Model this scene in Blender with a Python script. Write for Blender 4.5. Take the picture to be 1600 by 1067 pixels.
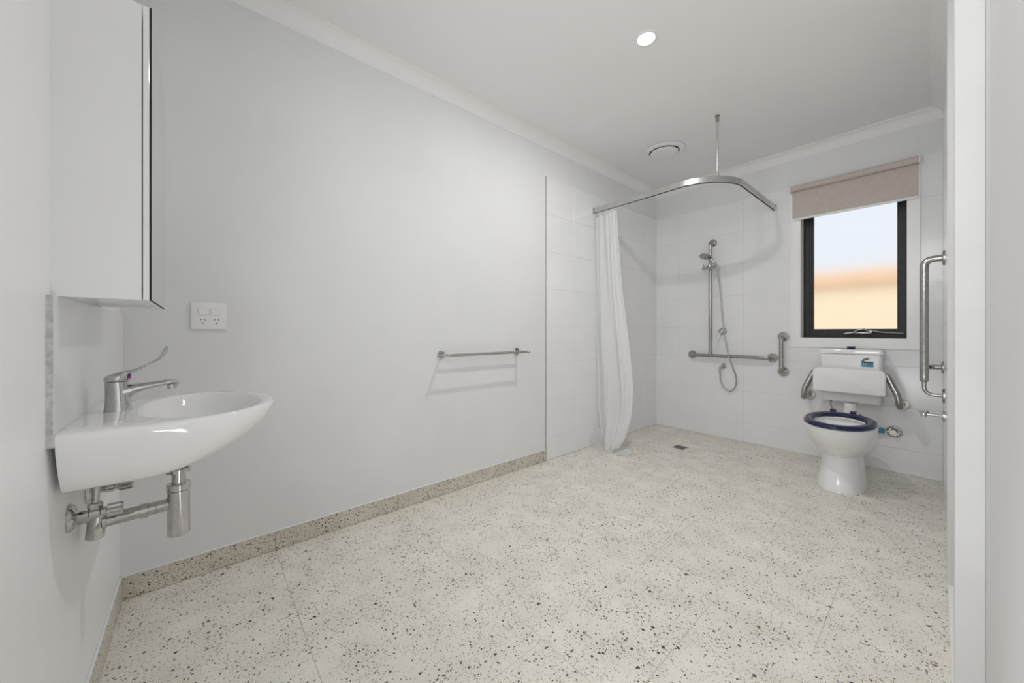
import bpy, bmesh, math, random
from mathutils import Vector, Matrix
random.seed(7)
PI = math.pi
S = bpy.context.scene
C = S.collection
for o in list(bpy.data.objects): bpy.data.objects.remove(o)

# ------------------------------------------------------------------ camera
cam = bpy.data.cameras.new('camera'); co = bpy.data.objects.new('camera', cam); C.objects.link(co)
co.location = (0, 0, 1.035); co.rotation_euler = (PI/2, 0, math.asin(.7588))
cam.sensor_width = 36; cam.lens = 570/1600*36; cam.shift_y = -15.5/1600; cam.clip_start = .01
S.camera = co
# ------------------------------------------------------------------ world, sun, exposure
w = bpy.data.worlds.new('world'); S.world = w; w.use_nodes = True
bg = w.node_tree.nodes['Background']; bg.inputs[0].default_value = (.86, .92, 1, 1); bg.inputs[1].default_value = .93
def lamp(name, kind, loc, energy, color=(1,1,1), rot=(0,0,0), **k):
    l = bpy.data.lights.new(name, kind); l.energy = energy; l.color = color
    for a, v in k.items(): setattr(l, a, v)
    o = bpy.data.objects.new(name, l); C.objects.link(o); o.location = loc; o.rotation_euler = rot
    return o
lamp('sun', 'SUN', (0, -3, 6), 2.25, (1, .93, .82), (math.radians(48), 0, math.radians(-12)), angle=.01)
# downlight beam (ceiling)
EN = dict(down=11.2, entry=4.6, up=6.0, soft=7.6)
lamp('downlight_lamp', 'AREA', (-1.004, 1.80, 2.571), EN['down'], (1, .985, .97), shape='DISK', size=.075)
# soft daylight from the hall doorway at the right of the camera
lamp('entry_daylight', 'AREA', (1.10, .30, 1.25), EN['entry'], (.98, .99, 1), (0, math.radians(90), 0), shape='RECTANGLE', size=2.2, size_y=1.0)
# unseen fill lamps added to flatten the light: one low uplight, one soft panel
def aim(v): return Vector(v).to_track_quat('-Z', 'Y').to_euler()
lamp('fill_uplight', 'AREA', (-.25, .12, .30), EN['up'], (.98, .99, 1), aim((.02, .70, .85)), shape='RECTANGLE', size=.5, size_y=.5)
lamp('fill_panel', 'AREA', (-.30, -.12, 1.95), EN['soft'], (.98, .99, 1), aim((-.20, 1, -.10)), shape='RECTANGLE', size=.8, size_y=.8, spread=math.radians(140))
S.cycles.diffuse_bounces = 8; S.cycles.max_bounces = 14
S.view_settings.view_transform = 'Standard'; S.view_settings.look = 'None'
S.view_settings.exposure = 0.06; S.view_settings.gamma = 1; S.view_settings.use_curve_mapping = False

# ------------------------------------------------------------------ materials
def mat(name, col, rough=.5, metal=0, **k):
    m = bpy.data.materials.new(name); m.use_nodes = True
    b = m.node_tree.nodes['Principled BSDF']
    b.inputs['Base Color'].default_value = (*col, 1); b.inputs['Roughness'].default_value = rough; b.inputs['Metallic'].default_value = metal
    for a, v in k.items(): b.inputs[a.replace('_', ' ')].default_value = v
    return m
def N(m, t, **k):
    n = m.node_tree.nodes.new(t)
    for a, v in k.items(): setattr(n, a, v)
    return n
def L(m, a, b): m.node_tree.links.new(a, b)
def bsdf(m): return m.node_tree.nodes['Principled BSDF']
def mottled(m, c1, c2, scale, bump=0, bscale=200, rough=None):
    b = bsdf(m); g = N(m, 'ShaderNodeNewGeometry'); no = N(m, 'ShaderNodeTexNoise'); no.inputs['Scale'].default_value = scale; no.inputs['Detail'].default_value = 4
    L(m, g.outputs['Position'], no.inputs['Vector'])
    r = N(m, 'ShaderNodeValToRGB'); r.color_ramp.elements[0].color = (*c1, 1); r.color_ramp.elements[1].color = (*c2, 1)
    r.color_ramp.elements[0].position = .35; r.color_ramp.elements[1].position = .65
    L(m, no.outputs['Fac'], r.inputs[0]); L(m, r.outputs[0], b.inputs['Base Color'])
    if bump:
        n2 = N(m, 'ShaderNodeTexNoise'); n2.inputs['Scale'].default_value = bscale; L(m, g.outputs['Position'], n2.inputs['Vector'])
        bp = N(m, 'ShaderNodeBump'); bp.inputs['Strength'].default_value = bump; bp.inputs['Distance'].default_value = .001
        L(m, n2.outputs['Fac'], bp.inputs['Height']); L(m, bp.outputs[0], b.inputs['Normal'])
    return m
M = {}
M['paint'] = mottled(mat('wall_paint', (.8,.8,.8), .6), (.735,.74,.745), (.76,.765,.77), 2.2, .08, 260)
M['paint_near'] = mottled(mat('lit_gloss_paint', (.86,.86,.86), .38), (.86,.865,.87), (.88,.885,.89), 2.2)  # glossier; lighter base puts the near wall's brighter light into the colour
M['paint_shaded'] = mottled(mat('shaded_wall_paint', (.66,.66,.66), .6), (.62,.62,.62), (.65,.65,.65), 2)  # darker copy: shade on the entry wall and corner strip put into the colour
M['ceil'] = mottled(mat('ceiling_paint', (.85,.85,.85), .75), (.82,.82,.812), (.84,.84,.832), 2, .08, 300)
M['gloss'] = mottled(mat('gloss_trim_paint', (.86,.86,.86), .25), (.85,.85,.85), (.87,.87,.87), 3)
M['jamb'] = mottled(mat('door_frame_paint', (.72,.72,.72), .5), (.69,.69,.685), (.73,.73,.725), 4)
M['tile'] = mottled(mat('white_wall_tile', (.8,.8,.8), .16), (.80,.805,.815), (.82,.825,.835), 5, .10, 14)
M['grout'] = mottled(mat('white_grout', (.7,.7,.7), .8), (.66,.66,.66), (.74,.74,.74), 40)
M['caulk'] = mat('white_caulk', (.88,.89,.9), .4)
M['ceramic'] = mottled(mat('white_ceramic', (.83,.83,.83), .07, Coat_Weight=.6, Coat_Roughness=.03), (.82,.82,.82), (.85,.85,.85), 4)
M['plastic'] = mottled(mat('white_plastic', (.82,.82,.82), .3), (.81,.81,.81), (.84,.84,.84), 8)
M['pad'] = mottled(mat('white_pad_vinyl', (.82,.82,.81), .4), (.81,.81,.80), (.84,.84,.83), 10, .05, 400)
M['lam'] = mottled(mat('white_laminate', (.8,.8,.8), .12), (.79,.79,.79), (.81,.81,.81), 5)
M['chrome'] = mottled(mat('chrome', (.55,.55,.54), .06, 1), (.50,.50,.49), (.57,.57,.56), 30)
M['steel'] = mottled(mat('brushed_stainless_steel', (.42,.41,.39), .25, 1), (.36,.35,.33), (.44,.43,.41), 60, .15, 500)
M['alu'] = mottled(mat('satin_aluminium', (.6,.6,.59), .3, 1), (.56,.56,.55), (.63,.63,.62), 20)
M['plate'] = mottled(mat('dull_stainless_plate', (.42,.41,.40), .45, .6), (.36,.35,.34), (.50,.49,.47), 40, .2, 300)
M['edge'] = mottled(mat('raw_tile_edge', (.5,.5,.5), .9), (.45,.45,.45), (.60,.60,.60), 90)
M['mirror'] = mat('mirror_silver', (.78,.79,.79), .01, 1)
M['black'] = mottled(mat('black_slot', (.01,.012,.011), .8), (.008,.01,.009), (.014,.016,.015), 20)
M['frame'] = mottled(mat('dark_powder_coat', (.015,.018,.016), .5), (.012,.016,.014), (.02,.024,.021), 30)
M['navy'] = mottled(mat('navy_plastic', (.004,.009,.06), .16), (.0035,.008,.055), (.005,.011,.07), 8)
M['bluetape'] = mottled(mat('blue_plastic', (.01,.2,.35), .35), (.008,.17,.30), (.012,.23,.38), 30)
M['teal'] = mottled(mat('teal_label', (.01,.24,.34), .4), (.008,.21,.31), (.012,.26,.37), 80)
M['labeldark'] = mottled(mat('label_band', (.05,.06,.06), .4), (.04,.05,.06), (.09,.08,.06), 300)
M['red'] = mat('red_dot', (.4,.01,.02), .3)
M['bluedot'] = mat('blue_dot', (.01,.02,.15), .3)
M['blind'] = mottled(mat('taupe_blind_fabric', (.52,.47,.42), .85), (.53,.475,.43), (.57,.51,.465), 30, .3, 900)
M['rubber'] = mottled(mat('brown_washer', (.16,.13,.09), .7), (.13,.10,.07), (.2,.16,.11), 60)
M['fence'] = mottled(mat('cream_render', (.78,.62,.42), .8), (.82,.70,.52), (.86,.74,.56), 3, .4, 60)
M['cap'] = mottled(mat('terracotta_cap', (.8,.5,.28), .8), (.78,.49,.28), (.86,.58,.38), 8, .3, 60)
M['gravel'] = mottled(mat('pale_gravel', (.4,.37,.33), .9), (.35,.32,.28), (.5,.46,.4), 25, .5, 80)
M['shell'] = mottled(mat('outer_render', (.6,.58,.55), .8), (.58,.56,.53), (.64,.62,.59), 6)
M['lens'] = mat('lit_diffuser', (1,1,1), .4); b = bsdf(M['lens']); b.inputs['Emission Color'].default_value = (1,.98,.95,1); b.inputs['Emission Strength'].default_value = 14
# braided hose
m = M['hose'] = mottled(mat('braided_hose', (.5,.5,.48), .35, 1), (.35,.35,.33), (.62,.62,.6), 420, .5, 600)
# frosted glass
m = M['glass'] = mat('frosted_glass', (1,1,1), .40, 0, Transmission_Weight=1, IOR=1.12)
g = N(m, 'ShaderNodeNewGeometry'); n2 = N(m, 'ShaderNodeTexNoise'); n2.inputs['Scale'].default_value = 350; L(m, g.outputs['Position'], n2.inputs['Vector'])
bp = N(m, 'ShaderNodeBump'); bp.inputs['Strength'].default_value = .12; bp.inputs['Distance'].default_value = .001; L(m, n2.outputs['Fac'], bp.inputs['Height']); L(m, bp.outputs[0], bsdf(m).inputs['Normal'])
# curtain cloth: diffuse + translucent
def cloth(name, alpha):
    m = bpy.data.materials.new(name); m.use_nodes = True; nt = m.node_tree; nt.nodes.clear()
    out = N(m, 'ShaderNodeOutputMaterial'); d = N(m, 'ShaderNodeBsdfDiffuse'); t = N(m, 'ShaderNodeBsdfTranslucent'); mx = N(m, 'ShaderNodeMixShader')
    d.inputs[0].default_value = (.88,.885,.89,1); t.inputs[0].default_value = (.88,.885,.89,1); mx.inputs[0].default_value = .38
    wv = N(m, 'ShaderNodeTexNoise'); wv.inputs['Scale'].default_value = 120; g = N(m, 'ShaderNodeNewGeometry'); L(m, g.outputs['Position'], wv.inputs['Vector'])
    bp = N(m, 'ShaderNodeBump'); bp.inputs['Strength'].default_value = .15; bp.inputs['Distance'].default_value = .002; L(m, wv.outputs['Fac'], bp.inputs['Height']); L(m, bp.outputs[0], d.inputs['Normal'])
    L(m, d.outputs[0], mx.inputs[1]); L(m, t.outputs[0], mx.inputs[2])
    if alpha < 1:
        tr = N(m, 'ShaderNodeBsdfTransparent'); m2 = N(m, 'ShaderNodeMixShader'); m2.inputs[0].default_value = alpha
        L(m, tr.outputs[0], m2.inputs[1]); L(m, mx.outputs[0], m2.inputs[2]); L(m, m2.outputs[0], out.inputs[0])
    else: L(m, mx.outputs[0], out.inputs[0])
    return m
M['cloth'] = cloth('white_curtain_cloth', .96); M['sheer'] = cloth('sheer_curtain_hem', .5)
# terrazzo: chips of several sizes in a cream matrix
def terrazzo(name, base, base2, dens=0.0):
    m = bpy.data.materials.new(name); m.use_nodes = True; b = bsdf(m); b.inputs['Roughness'].default_value = .42
    g = N(m, 'ShaderNodeNewGeometry')
    dn = N(m, 'ShaderNodeTexNoise'); dn.inputs['Scale'].default_value = 60; dn.inputs['Detail'].default_value = 2; L(m, g.outputs['Position'], dn.inputs['Vector'])
    vs = N(m, 'ShaderNodeVectorMath', operation='SCALE'); vs.inputs['Scale'].default_value = .008
    va = N(m, 'ShaderNodeVectorMath', operation='ADD'); L(m, dn.outputs['Color'], vs.inputs[0]); L(m, g.outputs['Position'], va.inputs[0]); L(m, vs.outputs[0], va.inputs[1])
    no = N(m, 'ShaderNodeTexNoise'); no.inputs['Scale'].default_value = 5.5; no.inputs['Detail'].default_value = 5; L(m, g.outputs['Position'], no.inputs['Vector'])
    r = N(m, 'ShaderNodeValToRGB'); r.color_ramp.elements[0].color = (*base, 1); r.color_ramp.elements[1].color = (*base2, 1); r.color_ramp.elements[0].position = .38; r.color_ramp.elements[1].position = .62
    L(m, no.outputs['Fac'], r.inputs[0])
    cur = r.outputs[0]
    clump = N(m, 'ShaderNodeTexNoise'); clump.inputs['Scale'].default_value = 9; clump.inputs['Detail'].default_value = 3; L(m, g.outputs['Position'], clump.inputs['Vector'])
    for sc, rad, keep, cols in ((360, .40, .55, ((.50,.46,.39),(.36,.33,.28),(.56,.48,.38))), (200, .37, .42, ((.13,.115,.095),(.075,.07,.06),(.28,.20,.14))), (112, .38, .24, ((.07,.06,.05),(.035,.035,.03),(.17,.11,.07))), (62, .34, .06, ((.04,.04,.035),(.20,.15,.10),(.05,.045,.04)))):
        v = N(m, 'ShaderNodeTexVoronoi'); v.inputs['Scale'].default_value = sc; L(m, va.outputs[0], v.inputs['Vector'])
        sep = N(m, 'ShaderNodeSeparateColor'); L(m, v.outputs['Color'], sep.inputs[0])
        # clumped keep threshold
        t0 = N(m, 'ShaderNodeMath', operation='MULTIPLY_ADD'); L(m, clump.outputs['Fac'], t0.inputs[0]); t0.inputs[1].default_value = keep*3.2; t0.inputs[2].default_value = -keep*.85 + dens*keep
        k = N(m, 'ShaderNodeMath', operation='LESS_THAN'); L(m, sep.outputs[0], k.inputs[0]); L(m, t0.outputs[0], k.inputs[1])
        rr = N(m, 'ShaderNodeMath', operation='MULTIPLY_ADD'); L(m, sep.outputs[1], rr.inputs[0]); rr.inputs[1].default_value = rad*.7; rr.inputs[2].default_value = rad*.6
        df = N(m, 'ShaderNodeMath', operation='SUBTRACT'); L(m, rr.outputs[0], df.inputs[0]); L(m, v.outputs['Distance'], df.inputs[1])
        sm = N(m, 'ShaderNodeMath', operation='MULTIPLY', use_clamp=True); L(m, df.outputs[0], sm.inputs[0]); sm.inputs[1].default_value = 9
        f = N(m, 'ShaderNodeMath', operation='MULTIPLY'); L(m, sm.outputs[0], f.inputs[0]); L(m, k.outputs[0], f.inputs[1])
        cr = N(m, 'ShaderNodeValToRGB'); cr.color_ramp.interpolation = 'CONSTANT'; cr.color_ramp.elements[0].color = (*cols[0], 1); cr.color_ramp.elements[1].color = (*cols[2], 1); cr.color_ramp.elements[1].position = .75
        e = cr.color_ramp.elements.new(.4); e.color = (*cols[1], 1); L(m, sep.outputs[2], cr.inputs[0])
        mx = N(m, 'ShaderNodeMix', data_type='RGBA'); L(m, f.outputs[0], mx.inputs['Factor']); L(m, cur, mx.inputs['A']); L(m, cr.outputs[0], mx.inputs['B'])
        cur = mx.outputs['Result']
    L(m, cur, b.inputs['Base Color'])
    return m
M['terrazzo'] = terrazzo('terrazzo_floor_tile', (.79,.75,.675), (.85,.815,.75))
M['terrazzo2'] = terrazzo('terrazzo_skirting', (.62,.58,.51), (.70,.66,.59), .9)
M['fgrout'] = mottled(mat('beige_floor_grout', (.5,.45,.36), .9), (.52,.47,.39), (.60,.55,.46), 60)

# ------------------------------------------------------------------ mesh helpers
def finish(bm, name, m, parent=None, smooth=35, subd=0):
    bmesh.ops.recalc_face_normals(bm, faces=bm.faces[:])
    me = bpy.data.meshes.new(name); bm.to_mesh(me); bm.free()
    me.materials.append(m)
    if smooth:
        me.polygons.foreach_set('use_smooth', [True]*len(me.polygons)); me.set_sharp_from_angle(angle=math.radians(smooth))
    o = bpy.data.objects.new(name, me); C.objects.link(o)
    if parent is not None: o.parent = parent; o.matrix_parent_inverse = Matrix.Translation(-parent_loc(parent))
    if subd:
        s = o.modifiers.new('subd', 'SUBSURF'); s.levels = s.render_levels = subd
    return o
def parent_loc(p):
    return Vector(p.location) if p.parent is None else Vector((0, 0, 0))   # parts sit at the identity in world space
def box(bm, x0, x1, y0, y1, z0, z1, bev=0, seg=2):
    r = bmesh.ops.create_cube(bm, size=1); vs = r['verts']
    for v in vs: v.co = Vector(((x0+x1)/2+v.co.x*(x1-x0), (y0+y1)/2+v.co.y*(y1-y0), (z0+z1)/2+v.co.z*(z1-z0)))
    if bev:
        es = list({e for v in vs for e in v.link_edges}); bmesh.ops.bevel(bm, geom=es, offset=bev, segments=seg, affect='EDGES', profile=.5)
    return bm
def B(): return bmesh.new()
def fillet(pts, r, n=8):
    pts = [Vector(p) for p in pts]; out = [pts[0]]
    for i in range(1, len(pts)-1):
        a, b, c = pts[i-1], pts[i], pts[i+1]; u = (a-b).normalized(); v = (c-b).normalized()
        ang = u.angle(v)
        if ang > PI-.02: out.append(b); continue
        rr = r[i-1] if isinstance(r, (list, tuple)) else r
        d = min(rr/math.tan(ang/2), (a-b).length*.49, (c-b).length*.49); R = d*math.tan(ang/2)
        cen = b+(u+v).normalized()*(R/math.sin(ang/2)); p0 = b+u*d; p1 = b+v*d
        w0 = p0-cen; w1 = p1-cen; tot = w0.angle(w1); ax = w0.cross(w1).normalized()
        for k in range(n+1): out.append(cen+Matrix.Rotation(tot*k/n, 3, ax) @ w0)
    out.append(pts[-1]); return out
def tube(bm, pts, r, n=16, flat=None):
    """r: radius or list; flat: optional (sx, sy) scale list in the frame"""
    pts = [Vector(p) for p in pts]; P = []
    for p in pts:
        if not P or (p-P[-1]).length > 1e-6: P.append(p)
    if isinstance(r, (int, float)): r = [r]*len(P)
    rings = []; up = None
    for i, p in enumerate(P):
        t = ((P[min(i+1, len(P)-1)]-P[max(i-1, 0)])).normalized()
        if up is None:
            up = Vector((0,0,1)) if abs(t.z) < .9 else Vector((0,1,0))
        a = (up-t*up.dot(t)).normalized(); up = a; b = t.cross(a)
        sx, sy = flat[i] if flat else (1, 1)
        rings.append([bm.verts.new(p+(b*math.cos(2*PI*k/n)*sx+a*math.sin(2*PI*k/n)*sy)*r[i]) for k in range(n)])
    for i in range(len(rings)-1):
        for k in range(n): bm.faces.new((rings[i][k], rings[i][(k+1)%n], rings[i+1][(k+1)%n], rings[i+1][k]))
    bm.faces.new(rings[0][::-1]); bm.faces.new(rings[-1])
    return bm
def lathe(bm, o, axis, prof, n=32):
    """prof: (distance along axis, radius) pairs"""
    o = Vector(o); t = Vector(axis).normalized(); a = Vector((0,0,1)) if abs(t.z) < .9 else Vector((1,0,0)); a = (a-t*a.dot(t)).normalized(); b = t.cross(a)
    rings = []
    for d, r in prof:
        rings.append([bm.verts.new(o+t*d+(b*math.cos(2*PI*k/n)+a*math.sin(2*PI*k/n))*max(r, .00005)) for k in range(n)])
    for i in range(len(rings)-1):
        for k in range(n): bm.faces.new((rings[i][k], rings[i][(k+1)%n], rings[i+1][(k+1)%n], rings[i+1][k]))
    bm.faces.new(rings[0][::-1]); bm.faces.new(rings[-1]); return bm
def loft(bm, rings, closed=True, cap0=True, cap1=True):
    R = [[bm.verts.new(p) for p in r] for r in rings]; n = len(R[0])
    for i in range(len(R)-1):
        for k in range(n if closed else n-1): bm.faces.new((R[i][k], R[i][(k+1)%n], R[i+1][(k+1)%n], R[i+1][k]))
    if cap0: bm.faces.new(R[0][::-1])
    if cap1: bm.faces.new(R[-1])
    return bm
def thing(name, label, cat, loc=(0,0,0), group=None):
    o = bpy.data.objects.new(name, None); C.objects.link(o); o.location = loc; o.empty_display_size = .05
    return tag(o, label, cat, group)
def tag(o, label, cat, group=None):
    o['label'] = label; o['category'] = cat
    if group: o['group'] = group
    return o
def struct(o): o['kind'] = 'structure'; return o
def lab(o, s): o['label'] = s; return o

# ------------------------------------------------------------------ setting
WX, NY, FY, RX, HC = -2.05, -.232, 3.893, .036, 2.59       # painted faces: long wall, near wall, window wall, right wall, ceiling
T = .12
# window hole
HX0, HX1, HZ0, HZ1 = -.759, -.138, .98, 2.19
floor = struct(finish(box(B(), WX-T, 1.25, NY-T, FY+.2, -.15, -.0012), 'floor', M['fgrout'], smooth=0))
ceiling = struct(finish(box(B(), WX-T, 1.25, NY-T, FY+.2, HC, HC+.15), 'ceiling', M['ceil'], smooth=0))
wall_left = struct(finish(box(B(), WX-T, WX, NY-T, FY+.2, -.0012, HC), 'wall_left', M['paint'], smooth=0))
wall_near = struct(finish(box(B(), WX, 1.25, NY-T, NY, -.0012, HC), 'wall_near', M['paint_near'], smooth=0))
bm = B(); zb = -.0012; FYo = FY+.2
box(bm, WX, HX0, FY, FYo, zb, HC); box(bm, HX1, 1.25, FY, FYo, zb, HC); box(bm, HX0, HX1, FY, FYo, zb, HZ0); box(bm, HX0, HX1, FY, FYo, HZ1, HC)
wall_far = struct(finish(bm, 'wall_far', M['paint'], smooth=0))
bm = B(); box(bm, RX, .14, 2.33, FY, zb, HC)
wall_right = struct(finish(bm, 'wall_right', M['paint'], smooth=0))
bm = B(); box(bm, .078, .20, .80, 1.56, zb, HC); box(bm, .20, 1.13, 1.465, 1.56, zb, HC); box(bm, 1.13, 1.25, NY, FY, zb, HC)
wall_entry = struct(finish(bm, 'wall_entry', M['paint_shaded'], smooth=0))
# door frame on the right: jamb, closed leaf set back, threshold strip
t1 = struct(finish(box(B(), .0298, .078, 1.465, 1.56, 0, HC, .0015), 'trim_1', M['jamb'], smooth=0))
bm = B(); box(bm, .062, .100, 1.56, 2.33, .003, HC)
door = struct(finish(bm, 'door_1', M['gloss'], smooth=0))
bm = B(); lathe(bm, (.062, 1.63, 1.0), (-1,0,0), [(0,.026),(.006,.026),(.008,.024),(.008,.010),(.02,.010)]); 
finish(bm, 'handle', M['chrome'], door)
t2 = struct(finish(box(B(), .0290, .0505, 1.56, 2.33, 0, .0025, .0005, 1), 'trim_2', M['gloss'], smooth=0))

t8 = struct(finish(box(B(), .0275, .0615, 2.3185, 2.3305, 0, HC, .001), 'trim_8', M['paint_shaded'], smooth=0))
# cornices (cove profile swept along the walls)
def cornice(name, p0, p1, inward, m):
    d = (Vector(p1)-Vector(p0)); inward = Vector(inward)
    prof = [(0, -.082), (.004, -.082), (.006, -.076)] + [(.006+.046*(1-math.cos(a))*1.0, -.076+.066*math.sin(a)) for a in [PI/2*k/8 for k in range(1, 9)]] + [(.058, -.008), (.058, 0), (0, 0)]
    bm = B(); loft(bm, [[Vector(p)+inward*a+Vector((0,0,HC+b)) for a, b in prof] for p in (p0, p1)])
    return struct(finish(bm, name, m, smooth=30))
cornice('trim_3', (WX, NY, 0), (WX, FY, 0), (1,0,0), M['ceil']); cornice('trim_4', (WX, FY, 0), (RX, FY, 0), (0,-1,0), M['ceil'])
cornice('trim_5', (RX, FY, 0), (RX, 2.33, 0), (-1,0,0), M['ceil']); cornice('trim_6', (WX, NY, 0), (1.13, NY, 0), (0,1,0), M['ceil'])

# tiles -------------------------------------------------------------
_tm = {}
def tile_mesh(sx, sy, sz, m, axis, ch=.0008):
    """chamfered slab, centred in its plane, front face along +axis at 0"""
    key = (round(sx, 4), round(sy, 4), round(sz, 4), m.name, axis)
    if key in _tm: return _tm[key]
    bm = B(); a, b = sx/2, sy/2; c = ch
    rings = [[(a,b,-sz),(-a,b,-sz),(-a,-b,-sz),(a,-b,-sz)], [(a,b,-c),(-a,b,-c),(-a,-b,-c),(a,-b,-c)], [(a-c,b-c,0),(-a+c,b-c,0),(-a+c,-b+c,0),(a-c,-b+c,0)]]
    def tr(p):
        x, y, z = p
        return Vector({'z': (x,y,z), 'x': (z,x,y), '-x': (-z,-x,y), '-y': (x,-z,y), 'y': (-x,z,y)}[axis])
    loft(bm, [[tr(p) for p in r] for r in rings]); bmesh.ops.recalc_face_normals(bm, faces=bm.faces[:])
    me = bpy.data.meshes.new('tile'); bm.to_mesh(me); bm.free(); me.materials.append(m); _tm[key] = me; return me
def tile(parent, loc, sx, sy, sz, m, axis, name='tile'):
    o = bpy.data.objects.new(name, tile_mesh(sx, sy, sz, m, axis)); C.objects.link(o); o.location = loc; o.parent = parent; return o
def cuts(a, b, marks): 
    c = [a]+[k for k in sorted(marks) if a+.01 < k < b-.01]+[b]; return list(zip(c[:-1], c[1:]))
# floor tiles, staggered rows
G = .0017
ys = [NY, .275, .878, 1.48, 2.08, 2.683, 3.286, 3.883]
offs = [-.26, -.56, -.26, -.56, -.26, -.565, -.945, -.945]
rows = list(zip(ys[:-1], ys[1:])); roff = [-.56, -.26, -.56, -.26, -.565, -.945, -.945]
for (y0, y1), of in zip(rows, roff):
    for x0, x1 in cuts(-2.04, RX-.002 if y0 > 1.4 else 1.12, [of+.602*k for k in range(-5, 4)]):
        if x1-x0 > .03: tile(floor, ((x0+x1)/2, (y0+y1)/2, 0), x1-x0-G, y1-y0-G, .0012, M['terrazzo'], 'z')
# wall tiles: 300 high rows with a cut row at the floor
zr = [0, .18, .48, .78, 1.08, 1.38, 1.68, 1.98, 2.28]
TZ = list(zip(zr[:-1], zr[1:])); g = .0016
bm = B(); box(bm, WX, -2.0418, 2.115+.001, FY, 0, 2.279); gl = finish(bm, 'grout', M['grout'], wall_left, 0)
bm = B(); box(bm, WX, -2.0398, 2.1115, 2.1150, 0, 2.2805); lab(finish(bm, 'edge_trim', M['alu'], wall_left, 0), 'thin grey metal edge trim of the tiling')
for z0, z1 in TZ:
    for y0, y1 in cuts(2.115, 3.883, [2.458, 3.06, 3.662]): tile(wall_left, (-2.04, (y0+y1)/2, (z0+z1)/2), y1-y0-g, z1-z0-g, .004, M['tile'], 'x')
# far wall, tiles cut round the window trim
AX0, AX1, AZ0, AZ1 = -.823, -.078, .905, 2.250     # architrave outer
bm = B(); box(bm, WX, AX0+.002, 3.8848, FY, 0, 2.279); box(bm, AX1-.002, RX, 3.8848, FY, 0, 2.279); box(bm, AX0, AX1, 3.8848, FY, 0, AZ0+.002)
finish(bm, 'grout', M['grout'], wall_far, 0)
for z0, z1 in TZ:
    for x0, x1 in cuts(-2.04, RX-.008, [-1.797, -1.185, -.583]):
        ox0, ox1, oz0, oz1 = max(x0, AX0), min(x1, AX1), max(z0, AZ0), min(z1, AZ1)
        if ox1-ox0 > 0 and oz1-oz0 > 0:
            bm = B(); a = g/2
            for r in ((x0, ox0, z0, z1), (ox1, x1, z0, z1), (ox0, ox1, z0, oz0), (ox0, ox1, oz1, z1)):
                if r[1]-r[0] > .004 and r[3]-r[2] > .004: box(bm, r[0]+(a if r[0]==x0 else 0), r[1]-(a if r[1]==x1 else 0), 3.883, 3.887, r[2]+(a if r[2]==z0 else 0), r[3]-(a if r[3]==z1 else 0))
            if len(bm.verts): finish(bm, 'tile', M['tile'], wall_far, 0)
            else: bm.free()
        else: tile(wall_far, ((x0+x1)/2, 3.883, (z0+z1)/2), x1-x0-g, z1-z0-g, .004, M['tile'], '-y')
# right wall tiles
bm = B(); box(bm, .0298, RX, 2.331, FY, 0, 2.279); finish(bm, 'grout', M['grout'], wall_right, 0)
for z0, z1 in TZ:
    for y0, y1 in cuts(2.331, 3.883, [3.28, 2.68]): tile(wall_right, (.028, (y0+y1)/2, (z0+z1)/2), y1-y0-g, z1-z0-g, .004, M['tile'], '-x')
# splashback above the basin
bm = B(); box(bm, -2.05, -1.162, NY, -.2235, .800, 1.106); finish(bm, 'grout', M['grout'], wall_near, 0)
for x0, x1 in cuts(-2.05, -1.160, [-1.745]): tile(wall_near, ((x0+x1)/2, -.222, .954), x1-x0-g, .308, .0095, M['tile'], 'y')
bm = B(); box(bm, -1.1605, -1.1585, -.2318, -.2225, .800, 1.108); lab(finish(bm, 'tile_edge', M['edge'], wall_near, 0), 'rough grey cut edge of the splashback')
# skirting tiles (terrazzo)
SK = .086
for y0, y1 in cuts(NY, 2.111, [.275, .878, 1.48, 2.08]):
    o = tile(wall_left, (WX+.010, (y0+y1)/2, SK/2), y1-y0-G, SK, .010, M['terrazzo2'], 'x', 'skirting_tile')
for x0, x1 in cuts(WX+.010, 1.12, [-1.764, -1.162, -.56, .04, .65]):
    tile(wall_near, ((x0+x1)/2, NY+.010, SK/2), x1-x0-G, SK, .010, M['terrazzo2'], 'y', 'skirting_tile')
bm = B(); box(bm, WX, WX+.007, NY, 2.111, SK, SK+.006, .002); struct(finish(bm, 'baseboard_left', M['caulk']))
bm = B(); box(bm, WX, 1.12, NY, NY+.007, SK, SK+.006, .002); struct(finish(bm, 'baseboard_near', M['caulk']))
bm = B(); box(bm, -2.041, -2.037, 3.880, 3.884, 0, 2.28); struct(finish(bm, 'trim_7', M['caulk'], smooth=0))

# window ------------------------------------------------------------
win = struct(thing('window_1', '', '')); 
del win['label']; del win['category']
def rectframe(bm, x0, x1, z0, z1, wl, wr, wb, wt, y0, y1, bev=0):
    box(bm, x0, x0+wl, y0, y1, z0, z1, bev); box(bm, x1-wr, x1, y0, y1, z0, z1, bev)
    box(bm, x0+wl, x1-wr, y0, y1, z0, z0+wb, bev); box(bm, x0+wl, x1-wr, y0, y1, z1-wt, z1, bev)
bm = B(); rectframe(bm, AX0, AX1, AZ0, AZ1, HX0-AX0, AX1-HX1, HZ0-AZ0, AZ1-HZ1, 3.873, FY); lab(finish(bm, 'architrave', M['gloss'], win, 0), 'white painted window surround')
bm = B(); rectframe(bm, HX0-.0002, HX1+.0002, HZ0-.0002, HZ1, .004, .004, .004, .004, 3.875, 4.02); finish(bm, 'reveal', M['gloss'], win, 0)
ax0, ax1, az0, az1 = HX0+.004, HX1-.004, HZ0+.004, HZ1-.004
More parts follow.
